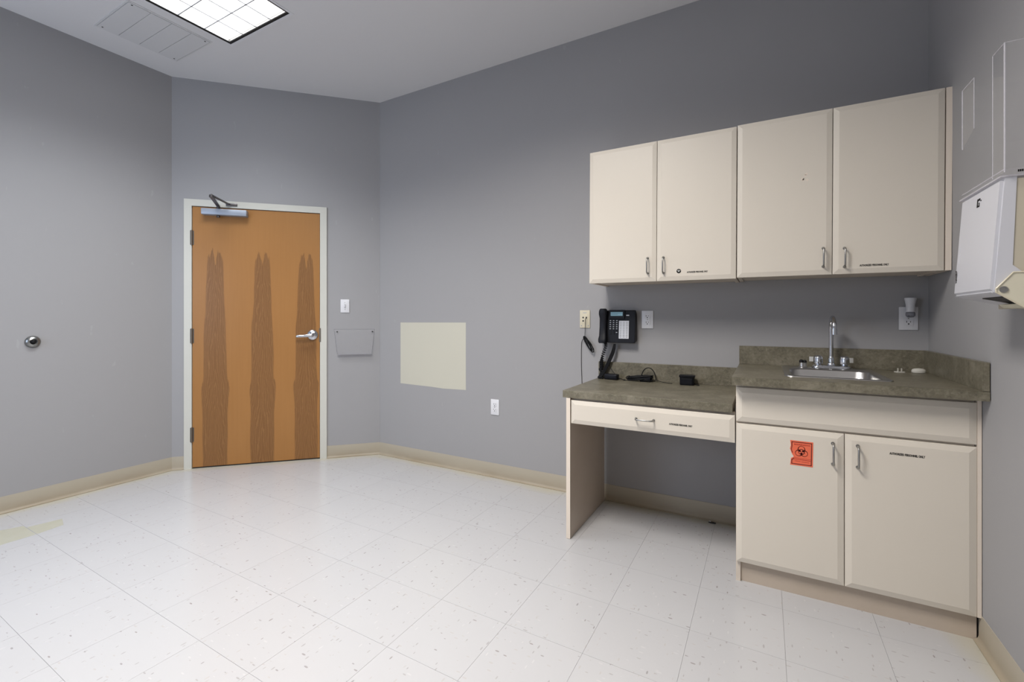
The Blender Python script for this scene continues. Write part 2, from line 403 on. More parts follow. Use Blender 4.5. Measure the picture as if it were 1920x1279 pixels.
def wframe(name, label, cat, side, x, z, group=None, kind=None):
    """empty on a wall; local x runs right along the wall, -y points into the room"""
    if side == 'far': loc, rz = (x, 0, z), 0
    elif side == 'right': loc, rz = (0, -x, z), -PI/2
    elif side == 'left': loc, rz = (XL, x, z), PI/2
    else: loc, rz = (XL+x*math.sqrt(.5), YL+x*math.sqrt(.5), z), PI/4
    if cat is None:
        o = bpy.data.objects.new(name, None); COL.objects.link(o); o.location = loc; o.rotation_euler = (0, 0, rz); o['kind'] = kind; o.empty_display_size = .05
        return o
    return thing(name, label, cat, loc, rz, group)
# diagonal wall with a door opening
D0, D1 = .086, 1.111
bm = bmesh.new()
for a in ((0, D0, 0, H), (D1, LW, 0, H), (D0, D1, 2.10, H)): box(bm, a[0], a[1], 0, .12, a[2], a[3])
wc = struct('wall_corner', bm, WALL); wc.location = (XL, YL, 0); wc.rotation_euler = (0, 0, PI/4)
# corridor beyond door is closed off by the leaf; cream unpainted rectangle on the far wall
obj('unpainted_patch', prism(bmesh.new(), [(-3.349, .628), (-3.02, .622), (-2.9, .617), (-2.682, .622), (-2.682, 1.139), (-3.349, 1.137)], -.0006, .0, 'y'), PATCH, bpy.data.objects['wall_far'])

# cove baseboards
COVE = [(0, 0), (0, .101), (-.003, .101), (-.0035, .02), (-.006, .011), (-.012, .005), (-.019, .0035), (-.019, 0)]
def cove(name, side, x0, x1):
    o = wframe('tmp', None, None, side, 0, 0, kind='structure'); M_ = o.matrix_basis.copy(); bpy.data.objects.remove(o)
    b = struct(name, prism(bmesh.new(), COVE, x0, x1, 'x'), BASE, None, True); b.matrix_basis = M_; return b
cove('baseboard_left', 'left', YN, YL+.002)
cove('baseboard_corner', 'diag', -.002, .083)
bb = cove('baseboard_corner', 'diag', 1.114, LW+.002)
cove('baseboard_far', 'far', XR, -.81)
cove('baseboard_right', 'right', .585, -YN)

# ------------------------------------------------------------------ door
d = wframe('door_1', None, None, 'diag', 0, 0, kind='structure')
bm = bmesh.new()
box(bm, .084, .136, -.012, .03, 0, 2.100); box(bm, 1.061, 1.113, -.012, .03, 0, 2.100); box(bm, .136, 1.061, -.012, .03, 2.048, 2.100)
box(bm, .086, .15, .03, .11, 0, 2.06); box(bm, 1.047, 1.111, .03, .11, 0, 2.06); box(bm, .136, 1.061, .045, .11, 2.035, 2.06)
obj('door_frame', bm, FRAMEP, d)
leaf = obj('door_leaf', B(0, .919, 0, .040, .010, 2.044), WOOD, d); leaf.location = (.139, -.004, 0)
obj('threshold', B(.137, 1.060, 0, .10, 0, .006), DARK, d)
for z in (.265, 1.035, 1.80):
    hb = bmesh.new(); tube(hb, [(.1365, -.012, z-.058), (.1365, -.012, z+.058)], .0065, 10)
    box(hb, .1365, .150, -.006, -.004, z-.055, z+.055); box(hb, .126, .1365, -.0135, -.012, z-.055, z+.055)
    h = obj('hinge', hb, HINGE, d, True)
bm = bmesh.new(); box(bm, 1.054, 1.068, -.0135, -.010, .975, 1.09); obj('strike_plate', bm, HINGE, d)
lv = bmesh.new(); lathe(lv, [(.0, 0), (.043, 0), (.043, .004), (.038, .010), (.024, .013), (.018, .016), (.014, .05), (.015, .058), (.012, .066), (0, .067)], (1.003, -.004, 1.034), 'y', 28)
lever = obj('lever_handle', lv, CHROME, d, True)
lv = bmesh.new(); tube(lv, spline([(1.003, -.062, 1.034), (.985, -.066, 1.032), (.95, -.066, 1.028), (.91, -.064, 1.026), (.888, -.06, 1.025)], 4), [.015]*2+[.014]*6+[.012]*8+[.009], 12)
obj('lever', lv, CHROME, lever, True)
# door closer
cl = obj('door_closer', B(.215, .528, -.062, -.006, 1.979, 2.026, .004), ALU, d, True)
bm = bmesh.new(); lathe(bm, [(0, -.004), (.013, -.004), (.013, .0), (.010, .012), (0, .012)], (.325, -.034, 1.967), 'z', 16); lathe(bm, [(0, 0), (.013, 0), (.013, .03), (0, .03)], (.325, -.034, 2.024), 'z', 16)
obj('pinion', bm, BRONZE, cl, True)
def bar(bm, a, b, wd, th):
    a, b = Vector(a), Vector(b); t = (b-a).normalized(); s = t.cross(Vector((0, 0, 1))).normalized()*wd/2; u = Vector((0, 0, th/2))
    vs = [bm.verts.new(p) for p in (a-s-u, a+s-u, a+s+u, a-s+u, b-s-u, b+s-u, b+s+u, b-s+u)]
    for f in ((0,1,2,3),(7,6,5,4),(0,4,5,1),(1,5,6,2),(2,6,7,3),(3,7,4,0)): bm.faces.new([vs[i] for i in f])
bm = bmesh.new(); E1 = (.364, -.298, 2.060)
bar(bm, (.325, -.034, 2.052), E1, .024, .008); lathe(bm, [(0, -.006), (.015, -.006), (.015, .012), (0, .012)], E1, 'z', 14)
obj('main_arm', bm, BRONZE, cl)
bm = bmesh.new(); bar(bm, (E1[0], E1[1], 2.070), (.392, -.04, 2.074), .020, .007); lathe(bm, [(0, 0), (.006, 0), (.006, .006), (0, .006)], (E1[0], E1[1], 2.073), 'z', 12)
obj('forearm', bm, BRONZE, cl)
bm = bmesh.new(); box(bm, .372, .452, -.020, -.012, 2.062, 2.084, .003); box(bm, .378, .405, -.046, -.018, 2.066, 2.080, .003); obj('arm_bracket', bm, BRONZE, cl, True)

# ------------------------------------------------------------------ ceiling fixtures
def troffer(x, y, label):
    t = thing('troffer_light', label, 'light', (x, y, H), 0, 'recessed ceiling lights')
    bm = bmesh.new()
    for a in ((-.335, -.318, -.64, .64), (.318, .335, -.64, .64), (-.318, .318, -.64, -.623), (-.318, .318, .623, .64)): box(bm, a[0], a[1], a[2], a[3], -.002, .0)
    obj('trim_frame', bm, WHITEP, t)
    bm = bmesh.new()
    for a in ((-.324, -.321, -.628, .628), (.321, .324, -.628, .628), (-.321, .321, -.628, -.625), (-.321, .321, .625, .628)): box(bm, a[0], a[1], a[2], a[3], .001, .085)
    box(bm, -.324, .324, -.628, .628, .085, .09)
    for a in ((-.321, -.306, -.625, .625), (.306, .321, -.625, .625), (-.306, .306, -.625, -.610), (-.306, .306, .610, .625)): box(bm, a[0], a[1], a[2], a[3], .004, .008)
    obj('housing', bm, DARK, t)
    bm = bmesh.new()
    for a in ((-.306, -.300, -.610, .610), (.300, .306, -.610, .610), (-.300, .300, -.610, -.604), (-.300, .300, .604, .610)): box(bm, a[0], a[1], a[2], a[3], .003, .0195)
    obj('louver_rim', bm, NICKEL, t)
    obj('lamp_lens', B(-.300, .300, -.604, .604, .018, .022), LENS, t)
    bm = bmesh.new()
    for k in range(1, 4): xx = -.30+.15*k; box(bm, xx-.003, xx+.003, -.604, .604, .005, .008)
    for k in range(1, 8): yy = -.604+.151*k; box(bm, -.30, .30, yy-.003, yy+.003, .005, .008)
    tag(obj('louver_blades', bm, LOUV, t), kind='stuff')
    return t
troffer(*TROFFERS[0], 'bright recessed ceiling light with a white square grid lens and black edge')
troffer(*TROFFERS[1], 'recessed ceiling light nearest the upper cabinets, above the frame')
v = thing('ceiling_grille', 'pale flush ceiling grille of four panels beside the recessed light', 'vent', (-4.17, -1.405, H))
bm = bmesh.new()
for a in ((-.235, -.222, -.232, .232), (.222, .235, -.232, .232), (-.222, .222, -.232, -.224), (-.222, .222, .224, .232)): box(bm, a[0], a[1], a[2], a[3], -.003, 0)
obj('grille_frame', bm, VENT, v)
for k in range(4):
    p = obj('grille_panel', B(-.220, .220, -.222+.1115*k, -.222+.1115*k+.109, -.0045, 0), VENT, v)
for sx in (-1, 1):
    for sy in (-1, 1): obj('screw', lathe(bmesh.new(), [(0, -.0065), (.005, -.0055), (.005, -.0045)], (sx*.205, sy*.20, 0), 'z', 10), DARK, v)

# ------------------------------------------------------------------ wall plates
def plate_bm(wd, h, t=.006): return B(-wd/2, wd/2, -t, 0, -h/2, h/2, .002)
def outlet(side, x, z, label, wd=.070, h=.115, screws=True):
    t = wframe('wall_outlet', label, 'outlet', side, x, z, 'white duplex wall outlets')
    obj('cover_plate', plate_bm(wd, h), WHITEP, t, True)
    for s in (1, -1):
        bm = bmesh.new(); prism(bm, [(p[0], p[1]+s*.0195) for p in rrect(0, 0, .0165, .014, .008, 4)], -.0085, -.005)
        r = obj('receptacle', bm, WHITEP, t)
        bm = bmesh.new(); zc = s*.0195
        box(bm, -.0085, -.0060, -.0092, -.0084, zc-.001, zc+.008); box(bm, .0055, .0078, -.0092, -.0084, zc, zc+.007)
        lathe(bm, [(0, .0083), (.0032, .0083), (.0032, .0092), (0, .0092)], (0, 0, zc-.007), 'y', 10)
        obj('slots', bm, DARK, r)
    bm = bmesh.new(); lathe(bm, [(0, .005), (.003, .005), (.003, .0075), (0, .0075)], (0, 0, 0), 'y', 10)
    obj('screw', bm, NICKEL, t, True)
    return t
outlet('far', -2.4185, .5165, 'white duplex outlet low on the grey wall between cream patch and desk')
outlet('far', -1.314, 1.1635, 'white duplex outlet on the wall just right of the telephone', .070, .110)
o3 = outlet('far', -.075, 1.1705, 'white duplex outlet with a plugged-in freshener above the sink counter corner', .072, .112)
# plug in freshener (plugged into the upper receptacle)
t = wframe('plug_in_freshener', 'pale plug-in air freshener with clear bulb in the outlet near the corner', 'air freshener', 'far', -.073, 1.19)
bm = bmesh.new(); n = 24; rings = []
for z, rx, ry in ((.012, .017, .014), (.03, .017, .015), (.045, .0175, .016), (.06, .020, .018), (.074, .0235, .020), (.079, .023, .019)):
    rings.append([bm.verts.new((rx*math.cos(2*PI*k/n), -.030+ry*math.sin(2*PI*k/n), z)) for k in range(n)])
for a, b in zip(rings, rings[1:]):
    for k in range(n): bm.faces.new((a[k], a[(k+1) % n], b[(k+1) % n], b[k]))
bm.faces.new(rings[0][::-1]); bm.faces.new(rings[-1])
obj('body', bm, WHITEP, t, True)
obj('plug', B(-.014, .014, -.022, -.0095, -.006, .020, .002), GREYP, t, True)
bm = bmesh.new(); lathe(bm, [(0, -.016), (.012, -.014), (.018, -.006), (.018, .006), (.015, .0115), (0, .0115)], (0, -.030, 0), 'z', 20); obj('oil_bulb', bm, ACGREY, t, True)
# light switch by the door
t = wframe('light_switch', 'white single toggle light switch on the grey wall beside the door', 'light switch', 'diag', 1.256, 1.276)
obj('cover_plate', plate_bm(.070, .112), WHITEP, t, True)
obj('toggle', B(-.0045, .0045, -.016, -.005, -.011, .009, .0015), GREYP, t, True)
obj('toggle_slot', B(-.0055, .0055, -.0066, -.005, -.0125, .0125), NICKEL, t)
for s in (-1, 1): obj('screw', lathe(bmesh.new(), [(0, .005), (.003, .005), (.003, .0072), (0, .0072)], (0, 0, s*.030), 'y', 10), NICKEL, t, True)
# ivory phone jack
t = wframe('telephone_jack', 'ivory telephone jack plate with four ports and a dark cord plugged in', 'wall plate', 'far', -1.7205, 1.1665)
obj('cover_plate', plate_bm(.070, .117), IVORY, t, True)
obj('port_insert', B(-.022, .022, -.0075, -.005, -.030, .030, .001), IVORY, t, True)
bm = bmesh.new()
for a, b in ((-.011, .010), (.011, .010), (-.011, -.012)): box(bm, a-.005, a+.005, -.0082, -.0072, b-.005, b+.005)
obj('ports', bm, DARK, t)
for a in ((-.026, -.02, -.0082, -.0058, -.047, -.041), (.02, .026, -.0082, -.0058, -.047, -.041), (-.012, .012, -.0067, -.0058, .040, .044)): obj('clip', B(*a), NICKEL, t)
# round wall bumper
t = wframe('door_stop', 'round chrome wall bumper with black rubber centre on the left wall', 'door stop', 'left', -1.845, 1.025)
bm = bmesh.new(); lathe(bm, [(0, 0), (.036, 0), (.037, .004), (.034, .012), (.027, .019), (.017, .022), (.0140, .018), (0, .018)], (0, 0, 0), 'y', 32); obj('ring', bm, DULL, t, True, 60)
bm = bmesh.new(); lathe(bm, [(0, .017), (.0125, .017), (.012, .022), (.007, .025), (0, .0255)], (0, 0, 0), 'y', 20); obj('rubber', bm, RUBBER, t, True, 60)

def sheet(name, pts, par, mat=None):
    bm = bmesh.new(); bm.faces.new([bm.verts.new(p) for p in pts]); return obj(name, bm, mat or ACRYL, par)
# ------------------------------------------------------------------ acrylic wall pocket by the door
t = wframe('acrylic_wall_pocket', 'clear acrylic file pocket mounted on the wall right of the door', 'file holder', 'diag', 1.336, .868)
sheet('back_panel', [(-.138, -.004, 0), (.138, -.004, 0), (.153, -.004, .205), (-.153, -.004, .205)], t)
sheet('front_panel', [(-.138, -.030, 0), (.138, -.030, 0), (.160, -.060, .212), (-.160, -.060, .212)], t)
for s in (-1, 1): sheet('side_panel', [(s*.138, -.004, 0), (s*.138, -.030, 0), (s*.160, -.060, .212), (s*.153, -.004, .205)], t)
obj('bottom_panel', B(-.138, .138, -.030, 0, -.003, 0), ACEDGE, t)
bm = bmesh.new(); tube(bm, [(-.160, -.060, .212), (.160, -.060, .212)], .0012, 6); tube(bm, [(.138, -.030, 0), (.160, -.060, .212)], .0016, 6); tube(bm, [(-.138, -.030, 0), (-.160, -.060, .212)], .0012, 6); tube(bm, [(-.138, -.030, 0), (.138, -.030, 0)], .0015, 6)
obj('polished_edges', bm, ACGREY, t)
for s in (-1, 1):
    bm = bmesh.new(); lathe(bm, [(0, .003), (.006, .003), (.006, .006), (0, .006)], (s*.142, 0, .190), 'y', 10); obj('screw', bm, DARK, t, True)

# ------------------------------------------------------------------ pulls
def pull_bm(L=.084, vertical=True, r=.0037, so=.028):
    h = L/2; pts = [(0, 0, -h), (0, -so*.55, -h), (0, -so*.85, -h+.003), (0, -so, -h+.010), (0, -so, h-.010), (0, -so*.85, h-.003), (0, -so*.55, h), (0, 0, h)]
    if not vertical: pts = [(p[2], p[1], 0) for p in pts]
    bm = bmesh.new(); tube(bm, pts, r, 10)
    for s in (-h, h):
        c = (0, 0, s) if vertical else (s, 0, 0); lathe(bm, [(0, 0), (.0065, 0), (.0065, .003), (0, .003)], c, 'y', 12)
    return bm
def add_pull(parent, x, y, z, vertical=True):
    o = obj('handle', pull_bm(vertical=vertical), NICKEL, parent, True); o.location = (x, y, z); return o
TXT = 'AUTHORIZED PERSONNEL ONLY'
def notice(parent, x0, x1, y, z, hgt=.0085):
    ob = text(TXT, hgt*1.35, INK, parent, (x0, y, z), (PI/2, 0, 0)); wd = max(v.co.x for v in ob.data.vertices) or 1
    ob.scale = ((x1-x0)/wd, 1, 1); return ob

# ------------------------------------------------------------------ wall cabinets
UF = -.317; ZB, ZT = 1.376, 2.140
XU = [-1.5812, -1.1972, -.8048, -.4110, -.0224]
def wall_cab(x0, xm, x1, label, right_filler=False):
    t = thing('wall_cabinet', label, 'cabinet', (x0, 0, ZB), 0, 'cream wall cabinets above the counters', .0052)
    W_ = x1-x0; m = xm-x0; hh = ZT-ZB
    bm = bmesh.new(); yb = -.002; yf = UF+.021
    for a in ((.002, .02, yf, yb, 0, hh), (W_-.02, W_-.002, yf, yb, 0, hh), (.02, W_-.02, yf, yb, .006, .024), (.02, W_-.02, yf, yb, hh-.018, hh), (.02, W_-.02, yb-.008, yb, .024, hh-.018)): box(bm, *a)
    obj('carcass', bm, CREAM2, t)
    obj('light_rail', B(.02, W_-.02, yf, yf+.018, 0, .006), EDGE, t)
    dl = obj('door', slab(.001, m-.0015, 0, hh, UF+.019, UF), CREAM, t); dr = obj('door', slab(m+.0015, W_-.004, 0, hh, UF+.019, UF), CREAM, t)
    return t, dl, dr
tA, a1, a2 = wall_cab(XU[0], XU[1], XU[2], 'cream two-door wall cabinet above the desk counter and telephone')
add_pull(a1, -1.243-XU[0], UF, 1.462-ZB); add_pull(a2, -1.160-XU[0], UF, 1.461-ZB)
tB, b1, b2 = wall_cab(XU[2], XU[3], XU[4], 'cream two-door wall cabinet above the sink, nearest the corner')
add_pull(b1, -.446-XU[2], UF, 1.455-ZB); add_pull(b2, -.366-XU[2], UF, 1.450-ZB)
obj('filler_strip', B(XU[4]-XU[2]+.000, .8048-.003, UF+.006, UF+.04, 0, ZT-ZB), EDGE, tB)
obj('filler_return', B(.8048-.012, .8048-.0045, UF+.04, -.004, 0, ZT-ZB), EDGE, tB)
bm = bmesh.new(); lathe(bm, [(0, 0), (.0115, 0), (.0115, .0008), (0, .0008)], (-1.081-XU[0], UF, 1.425-ZB), 'y', 24)
st = obj('round_sticker', bm, INK, a2)
bm = bmesh.new(); c0 = (-1.081-XU[0], 1.425-ZB)
prism(bm, [(c0[0]-.008, c0[1]+.003), (c0[0]-.005, c0[1]+.004), (c0[0], c0[1]-.001), (c0[0]+.005, c0[1]+.004), (c0[0]+.008, c0[1]+.003), (c0[0], c0[1]-.005)], UF-.0013, UF-.0008)
prism(bm, [(c0[0]-.003, c0[1]+.006), (c0[0]+.003, c0[1]+.006), (c0[0]+.001, c0[1]+.002), (c0[0]-.001, c0[1]+.002)], UF-.0013, UF-.0008)
obj('sticker_mark', bm, PAPERC, a2)
notice(a2, -1.040-XU[0], -.938-XU[0], UF-.0003, 1.4135-ZB, .0085)
notice(b2, -.310-XU[2], -.208-XU[2], UF-.0003, 1.4065-ZB, .0085)
bm = bmesh.new(); rr = random.Random(5)
for k in range(5):
    cx, cz = -.519-XU[2]+rr.uniform(-.018, .018), 1.84-ZB+rr.uniform(-.02, .02)
    prism(bm, [(cx+rr.uniform(.003, .009)*math.cos(a), cz+rr.uniform(.003, .009)*math.sin(a)) for a in (0, 1, 2.2, 3.3, 4.4, 5.4)], UF-.0005, UF)
obj('tape_residue', bm, EDGE, b1)

# ------------------------------------------------------------------ sink base cabinet
BF = -.612; XB = [-.792, -.402, -.0145]
t = thing('sink_base_cabinet', 'cream base cabinet with two doors under the sink counter', 'cabinet', (-.4, -.30, 0))
def L(a): return (a[0]+.4, a[1]+.4, a[2]+.30, a[3]+.30, a[4], a[5])
bm = bmesh.new()
for a in ((-.794, -.776, BF+.021, -.004, 0, .880), (-.034, -.016, BF+.021, -.004, .095, .880), (-.776, -.034, BF+.021, -.004, .09, .108), (-.776, -.034, BF+.021, BF+.039, .70, .88), (-.776, -.034, BF+.021, BF+.039, .108, .13), (-.41, -.394, BF+.021, BF+.039, .13, .70)): box(bm, *L(a))
obj('carcass', bm, CREAM2, t)
obj('toe_kick', B(*L((-.793, -.008, BF+.030, BF+.048, 0, .094))), INNER, t)
ff = obj('false_drawer_front', slab(XB[0]+.4, XB[2]+.4, .7155, .866, BF+.3+.019, BF+.3), CREAM, t)
dL = obj('door', slab(XB[0]+.4, XB[1]+.4-.0015, .094, .706, BF+.3+.019, BF+.3), CREAM, t)
dR = obj('door', slab(XB[1]+.4+.0015, XB[2]+.4, .094, .706, BF+.3+.019, BF+.3), CREAM, t)
add_pull(dL, -.441+.4, BF+.3, .622); add_pull(dR, -.360+.4, BF+.3, .623)
obj('filler_strip', B(*L((-.0135, -.002, BF+.004, BF+.03, .094, .880))), EDGE, t)
notice(dR, -.261+.4, -.157+.4, BF+.3-.0003, .6465, .0085)
# orange biohazard sticker, torn on its left edge
sx0, sz0 = -.548+.4, .6075; yf = BF+.3
def prism_s(poly, y0, y1, m, nm, par): return obj(nm, prism(bmesh.new(), [(sx0+a, sz0+b) for a, b in poly], y0, y1), m, par)
out = [(-.0405, -.052), (.0395, -.052), (.041, .051), (-.040, .051), (-.038, .030), (-.041, .015), (-.034, -.005), (-.027, -.017), (-.037, -.024)]
stk = prism_s(out, yf-.0008, yf, ORANGE, 'biohazard_sticker', dL)
bm = bmesh.new()
def stroke(bm, pts, wd, y=yf-.0008, th=.0004):
    for a, b in zip(pts, pts[1:]):
        a, b = Vector(a), Vector(b); t_ = (b-a)
        if t_.length < 1e-6: continue
        t_ = t_.normalized(); n_ = Vector((-t_.y, t_.x))*wd/2; e_ = t_*wd*.35
        prism(bm, [(sx0+p.x, sz0+p.y) for p in (a-e_-n_, b+e_-n_, b+e_+n_, a-e_+n_)], y, y-th)
stroke(bm, [(-.034, .026), (-.034, .045), (.0355, .045), (.034, -.046), (-.0345, -.046), (-.0345, -.030), (-.028, -.024)], .0028)
stroke(bm, [(-.034, .026), (-.036, .014), (-.032, .000)], .0024)
R0 = .0118; cc = (.0, .0065)
for k in range(3):
    a = PI/2+k*2*PI/3; ox, oz = cc[0]+.0115*math.cos(a), cc[1]+.0115*math.sin(a)
    arc = [(ox+R0*math.cos(a+q), oz+R0*math.sin(a+q)) for q in [(-150+300*j/20+30*0)*PI/180 for j in range(21)]]
    for j in range(20):
        q = abs(-150+300*(j+.5)/20); stroke(bm, arc[j:j+2], .0016+.0030*(q/150)**2)
    stroke(bm, [(cc[0]+.003*math.cos(a+PI), cc[1]+.003*math.sin(a+PI)), (cc[0]+.010*math.cos(a+PI), cc[1]+.010*math.sin(a+PI))], .0032)
stroke(bm, [(cc[0]+.0105*math.cos(2*PI*j/24), cc[1]+.0105*math.sin(2*PI*j/24)) for j in range(25)], .0022, yf-.0009)
obj('biohazard_symbol', bm, MAROON, stk)
REDT = Mat('red_sticker_print', (.42, .04, .02, 1), .5).m
def fit(s, x0, x1, z, h):
    ob = text(s, h*1.35, REDT, stk, (sx0+x0, yf-.0009, sz0+z), (PI/2, 0, 0), 'print'); wd = max(v_.co.x for v_ in ob.data.vertices); ob.scale = ((x1-x0)/wd, 1, 1)
fit('BIOHAZARDOUS', -.026, .030, .0335, .0052)
stroke(b_ := bmesh.new(), [(-.030, -.020), (.032, -.022)], .0013); stroke(b_, [(-.028, -.0255), (.031, -.0275)], .0024); stroke(b_, [(-.022, -.033), (-.004, -.034)], .0016); stroke(b_, [(.0, -.0345), (.026, -.0355)], .0016)
obj('small_print', b_, REDT, stk)

# ------------------------------------------------------------------ counters
def boxes(lst, bev=0):
    bm = bmesh.new()
    for a in lst: box(bm, *a, bevel=bev)
    return bm
SX0, SX1, SY0, SY1 = -.605, -.230, -.545, -.050      # sink cut-out
ZC = .9175; ZCB = .8834; CF = -.679
t = thing('sink_worktop', 'mottled olive laminate worktop around the sink with splash on two walls', 'worktop', (-.4, -.33, ZCB))
def M3(a): return (a[0]+.4, a[1]+.4, a[2]+.33, a[3]+.33, a[4]-ZCB, a[5]-ZCB)
h = .012
top = boxes([M3(a) for a in ((-.806, SX0+h, CF+.004, -.002, ZCB, ZC), (SX1-h, -.003, CF+.004, -.002, ZCB, ZC), (SX0+h, SX1-h, CF+.004, SY0+h, ZCB, ZC), (SX0+h, SX1-h, SY1-h, -.002, ZCB, ZC))])
box(top, *M3((-.806, -.003, CF, CF+.004, ZCB, ZC-.002)))
obj('top_slab', top, LAM, t)
obj('back_splash', B(*M3((-.806, -.003, -.021, -.002, ZC, 1.018)), bevel=.001), LAM, t)
obj('side_splash', B(*M3((-.022, -.003, CF+.001, -.021, ZC, 1.018)), bevel=.001), LAM, t)
for x in (-.467, -.303):
    obj('square_sticker', B(x-.011+.4, x+.011+.4, -.0225+.33, -.021+.33, .946-ZCB, .971-ZCB), PAPERC, t)
ZD = .787; ZDB = .7496; DF = -.608
t = thing('desk_worktop', 'lower mottled olive laminate desk worktop with back splash, left of the sink', 'worktop', (-1.2, -.3, ZDB))
def M4(a): return (a[0]+1.2, a[1]+1.2, a[2]+.3, a[3]+.3, a[4]-ZDB, a[5]-ZDB)
obj('top_slab', B(*M4((-1.624, -.807, DF, -.002, ZDB, ZD)), bevel=.0012), LAM, t)
obj('back_splash', B(*M4((-1.622, -.807, -.021, -.002, ZD, .893)), bevel=.001), LAM, t)
# desk
t = thing('desk_unit', 'cream knee-space desk with side panel and one shallow drawer', 'desk', (-1.2, -.3, 0))
obj('side_panel', B(-1.603+1.2, -1.582+1.2, DF+.002+.3, -.022+.3, .002, ZDB-.0005), INNER, t)
obj('panel_edge', B(-1.6035+1.2, -1.5815+1.2, DF+.3, DF+.0018+.3, 0.002, ZDB-.001), EDGE, t)
obj('apron', B(-1.581+1.2, -.797+1.2, DF+.022+.3, DF+.04+.3, .635, ZDB-.001), INNER, t)
obj('back_rail', B(-1.581+1.2, -.797+1.2, -.04+.3, -.022+.3, .68, ZDB-.001), INNER, t)
dr = obj('drawer_front', slab(-1.578+1.2, -.798+1.2, .6155, .738, DF+.019+.3, DF+.3), CREAM, t)
obj('drawer_box', boxes([(-1.56+1.2, -.82+1.2, -.59+.3+.03, -.15+.3, .63, .638), (-1.56+1.2, -1.548+1.2, -.56+.3, -.15+.3, .638, .72), (-.832+1.2, -.82+1.2, -.56+.3, -.15+.3, .638, .72), (-1.548+1.2, -.832+1.2, -.162+.3, -.15+.3, .638, .72)]), INNER, dr)
add_pull(dr, -1.192+1.2, DF+.3, .678, False)
notice(dr, -1.078+1.2, -.975+1.2, DF+.3-.0003, .6655, .0085)

# ------------------------------------------------------------------ sink and faucet
t = thing('steel_sink', 'small stainless steel drop-in sink set in the olive worktop', 'sink', (-.4175, -.2975, ZC))
def loft(loops, m, name, par, smooth=True, cap=True):
    bm = bmesh.new(); R = [[bm.verts.new((p[0], p[1], z)) for p in lp] for lp, z in loops]; n = len(R[0])
    for a, b in zip(R, R[1:]):
        for k in range(n): bm.faces.new((a[k], a[(k+1) % n], b[(k+1) % n], b[k]))
    if cap: bm.faces.new(R[-1])
    return obj(name, bm, m, par, smooth, 50)
hx, hy = .1875, .2475; cy = -.050
loft([(rrect(0, 0, hx, hy, .03), .0005), (rrect(0, 0, hx-.001, hy-.001, .03), .004), (rrect(0, 0, hx-.006, hy-.006, .028), .006), (rrect(0, 0, hx-.012, hy-.012, .026), .004), (rrect(0, cy, hx-.026, hy-.078, .05), .003),
      (rrect(0, cy, hx-.030, hy-.082, .05), -.002), (rrect(0, cy, hx-.038, hy-.090, .05), -.12), (rrect(0, cy, hx-.06, hy-.11, .05), -.135), (rrect(0, cy, .03, .03, .029), -.140)], STEEL, 'basin', t)
bm = bmesh.new(); lathe(bm, [(0, -.139), (.040, -.139), (.040, -.134), (.034, -.133), (.030, -.137), (0, -.137)], (0, cy, 0), 'z', 28); obj('drain', bm, CHROME, t, True)
FX, FY, FZ = -.391, -.088, ZC+.0045
t = thing('faucet', 'chrome gooseneck faucet with two round knobs behind the sink', 'faucet', (FX, FY, FZ))
bm = bmesh.new(); lp = rrect(0, 0, .082, .026, .025, 8); R = [[bm.verts.new((p[0]*s, p[1]*s, z)) for p in lp] for s, z in ((1, 0), (1, .006), (.93, .012), (.85, .014))]
for a, b in zip(R, R[1:]):
    for k in range(len(a)): bm.faces.new((a[k], a[(k+1) % len(a)], b[(k+1) % len(a)], b[k]))
bm.faces.new(R[0][::-1]); bm.faces.new(R[-1]); obj('base_plate', bm, CHROME, t, True)
bm = bmesh.new(); lathe(bm, [(0, .012), (.017, .012), (.016, .022), (.0125, .026), (.0125, .05), (.010, .056), (0, .056)], (0, 0, 0), 'z', 24)
rA = .058; zt = .195
pts = [(0, 0, .05), (0, 0, .10), (0, 0, zt)]+[(0, -rA+rA*math.cos(a), zt+rA*math.sin(a)) for a in [PI*k/14 for k in range(1, 15)]]+[(0, -2*rA, zt-.004)]
tube(bm, pts, .0098, 16)
obj('spout', bm, CHROME, t, True)
bm = bmesh.new(); tube(bm, [(0, -2*rA, zt+.004), (0, -2*rA, zt-.024)], .0122, 16); obj('aerator', bm, CHROME, t, True)
for s in (-1, 1):
    bm = bmesh.new(); n = 24; prof = [(.013, .012), (.014, .020), (.021, .022), (.0215, .026), (.0205, .050), (.018, .057), (.011, .061), (.0, .0615)]; rings = []
    for r, z in prof[:-1]: rings.append([bm.verts.new((s*.054+r*(1-.09*(k % 4 == 0))*math.cos(2*PI*k/n), r*(1-.09*(k % 4 == 0))*math.sin(2*PI*k/n), z)) for k in range(n)])
    for a, b in zip(rings, rings[1:]):
        for k in range(n): bm.faces.new((a[k], a[(k+1) % n], b[(k+1) % n], b[k]))
    bm.faces.new(rings[-1]); bm.faces.new(rings[0][::-1]); obj('knob', bm, CHROME, t, True, 60)
# stopper
t = thing('sink_stopper', 'small metal sink strainer with black rubber top left of the faucet', 'stopper', (-.512, -.105, ZC+.0045))
bm = bmesh.new(); lathe(bm, [(0, 0), (.020, 0), (.020, .002), (.017, .004), (.017, .022), (.019, .024), (0, .024)], (0, 0, 0), 'z', 24); obj('metal_cup', bm, STEEL, t, True)
bm = bmesh.new()
for a, b, c, r in ((-.006, 0, .029, .010), (.009, .002, .028, .009), (.0, .008, .026, .009)): bmesh.ops.create_uvsphere(bm, u_segments=12, v_segments=8, radius=r, matrix=Matrix.Translation((a, b, c)))
obj('rubber_top', bm, RUBBER, t, True, 80)
t = thing('outlet_safety_plug', 'small white plastic outlet safety plug lying prongs up on the worktop', 'outlet plug', (-.128, -.105, ZC), .2)
bm = bmesh.new(); prism(bm, rrect(0, 0, .020, .014, .010, 5), 0, .004, 'z'); obj('disc', bm, SOAP, t)
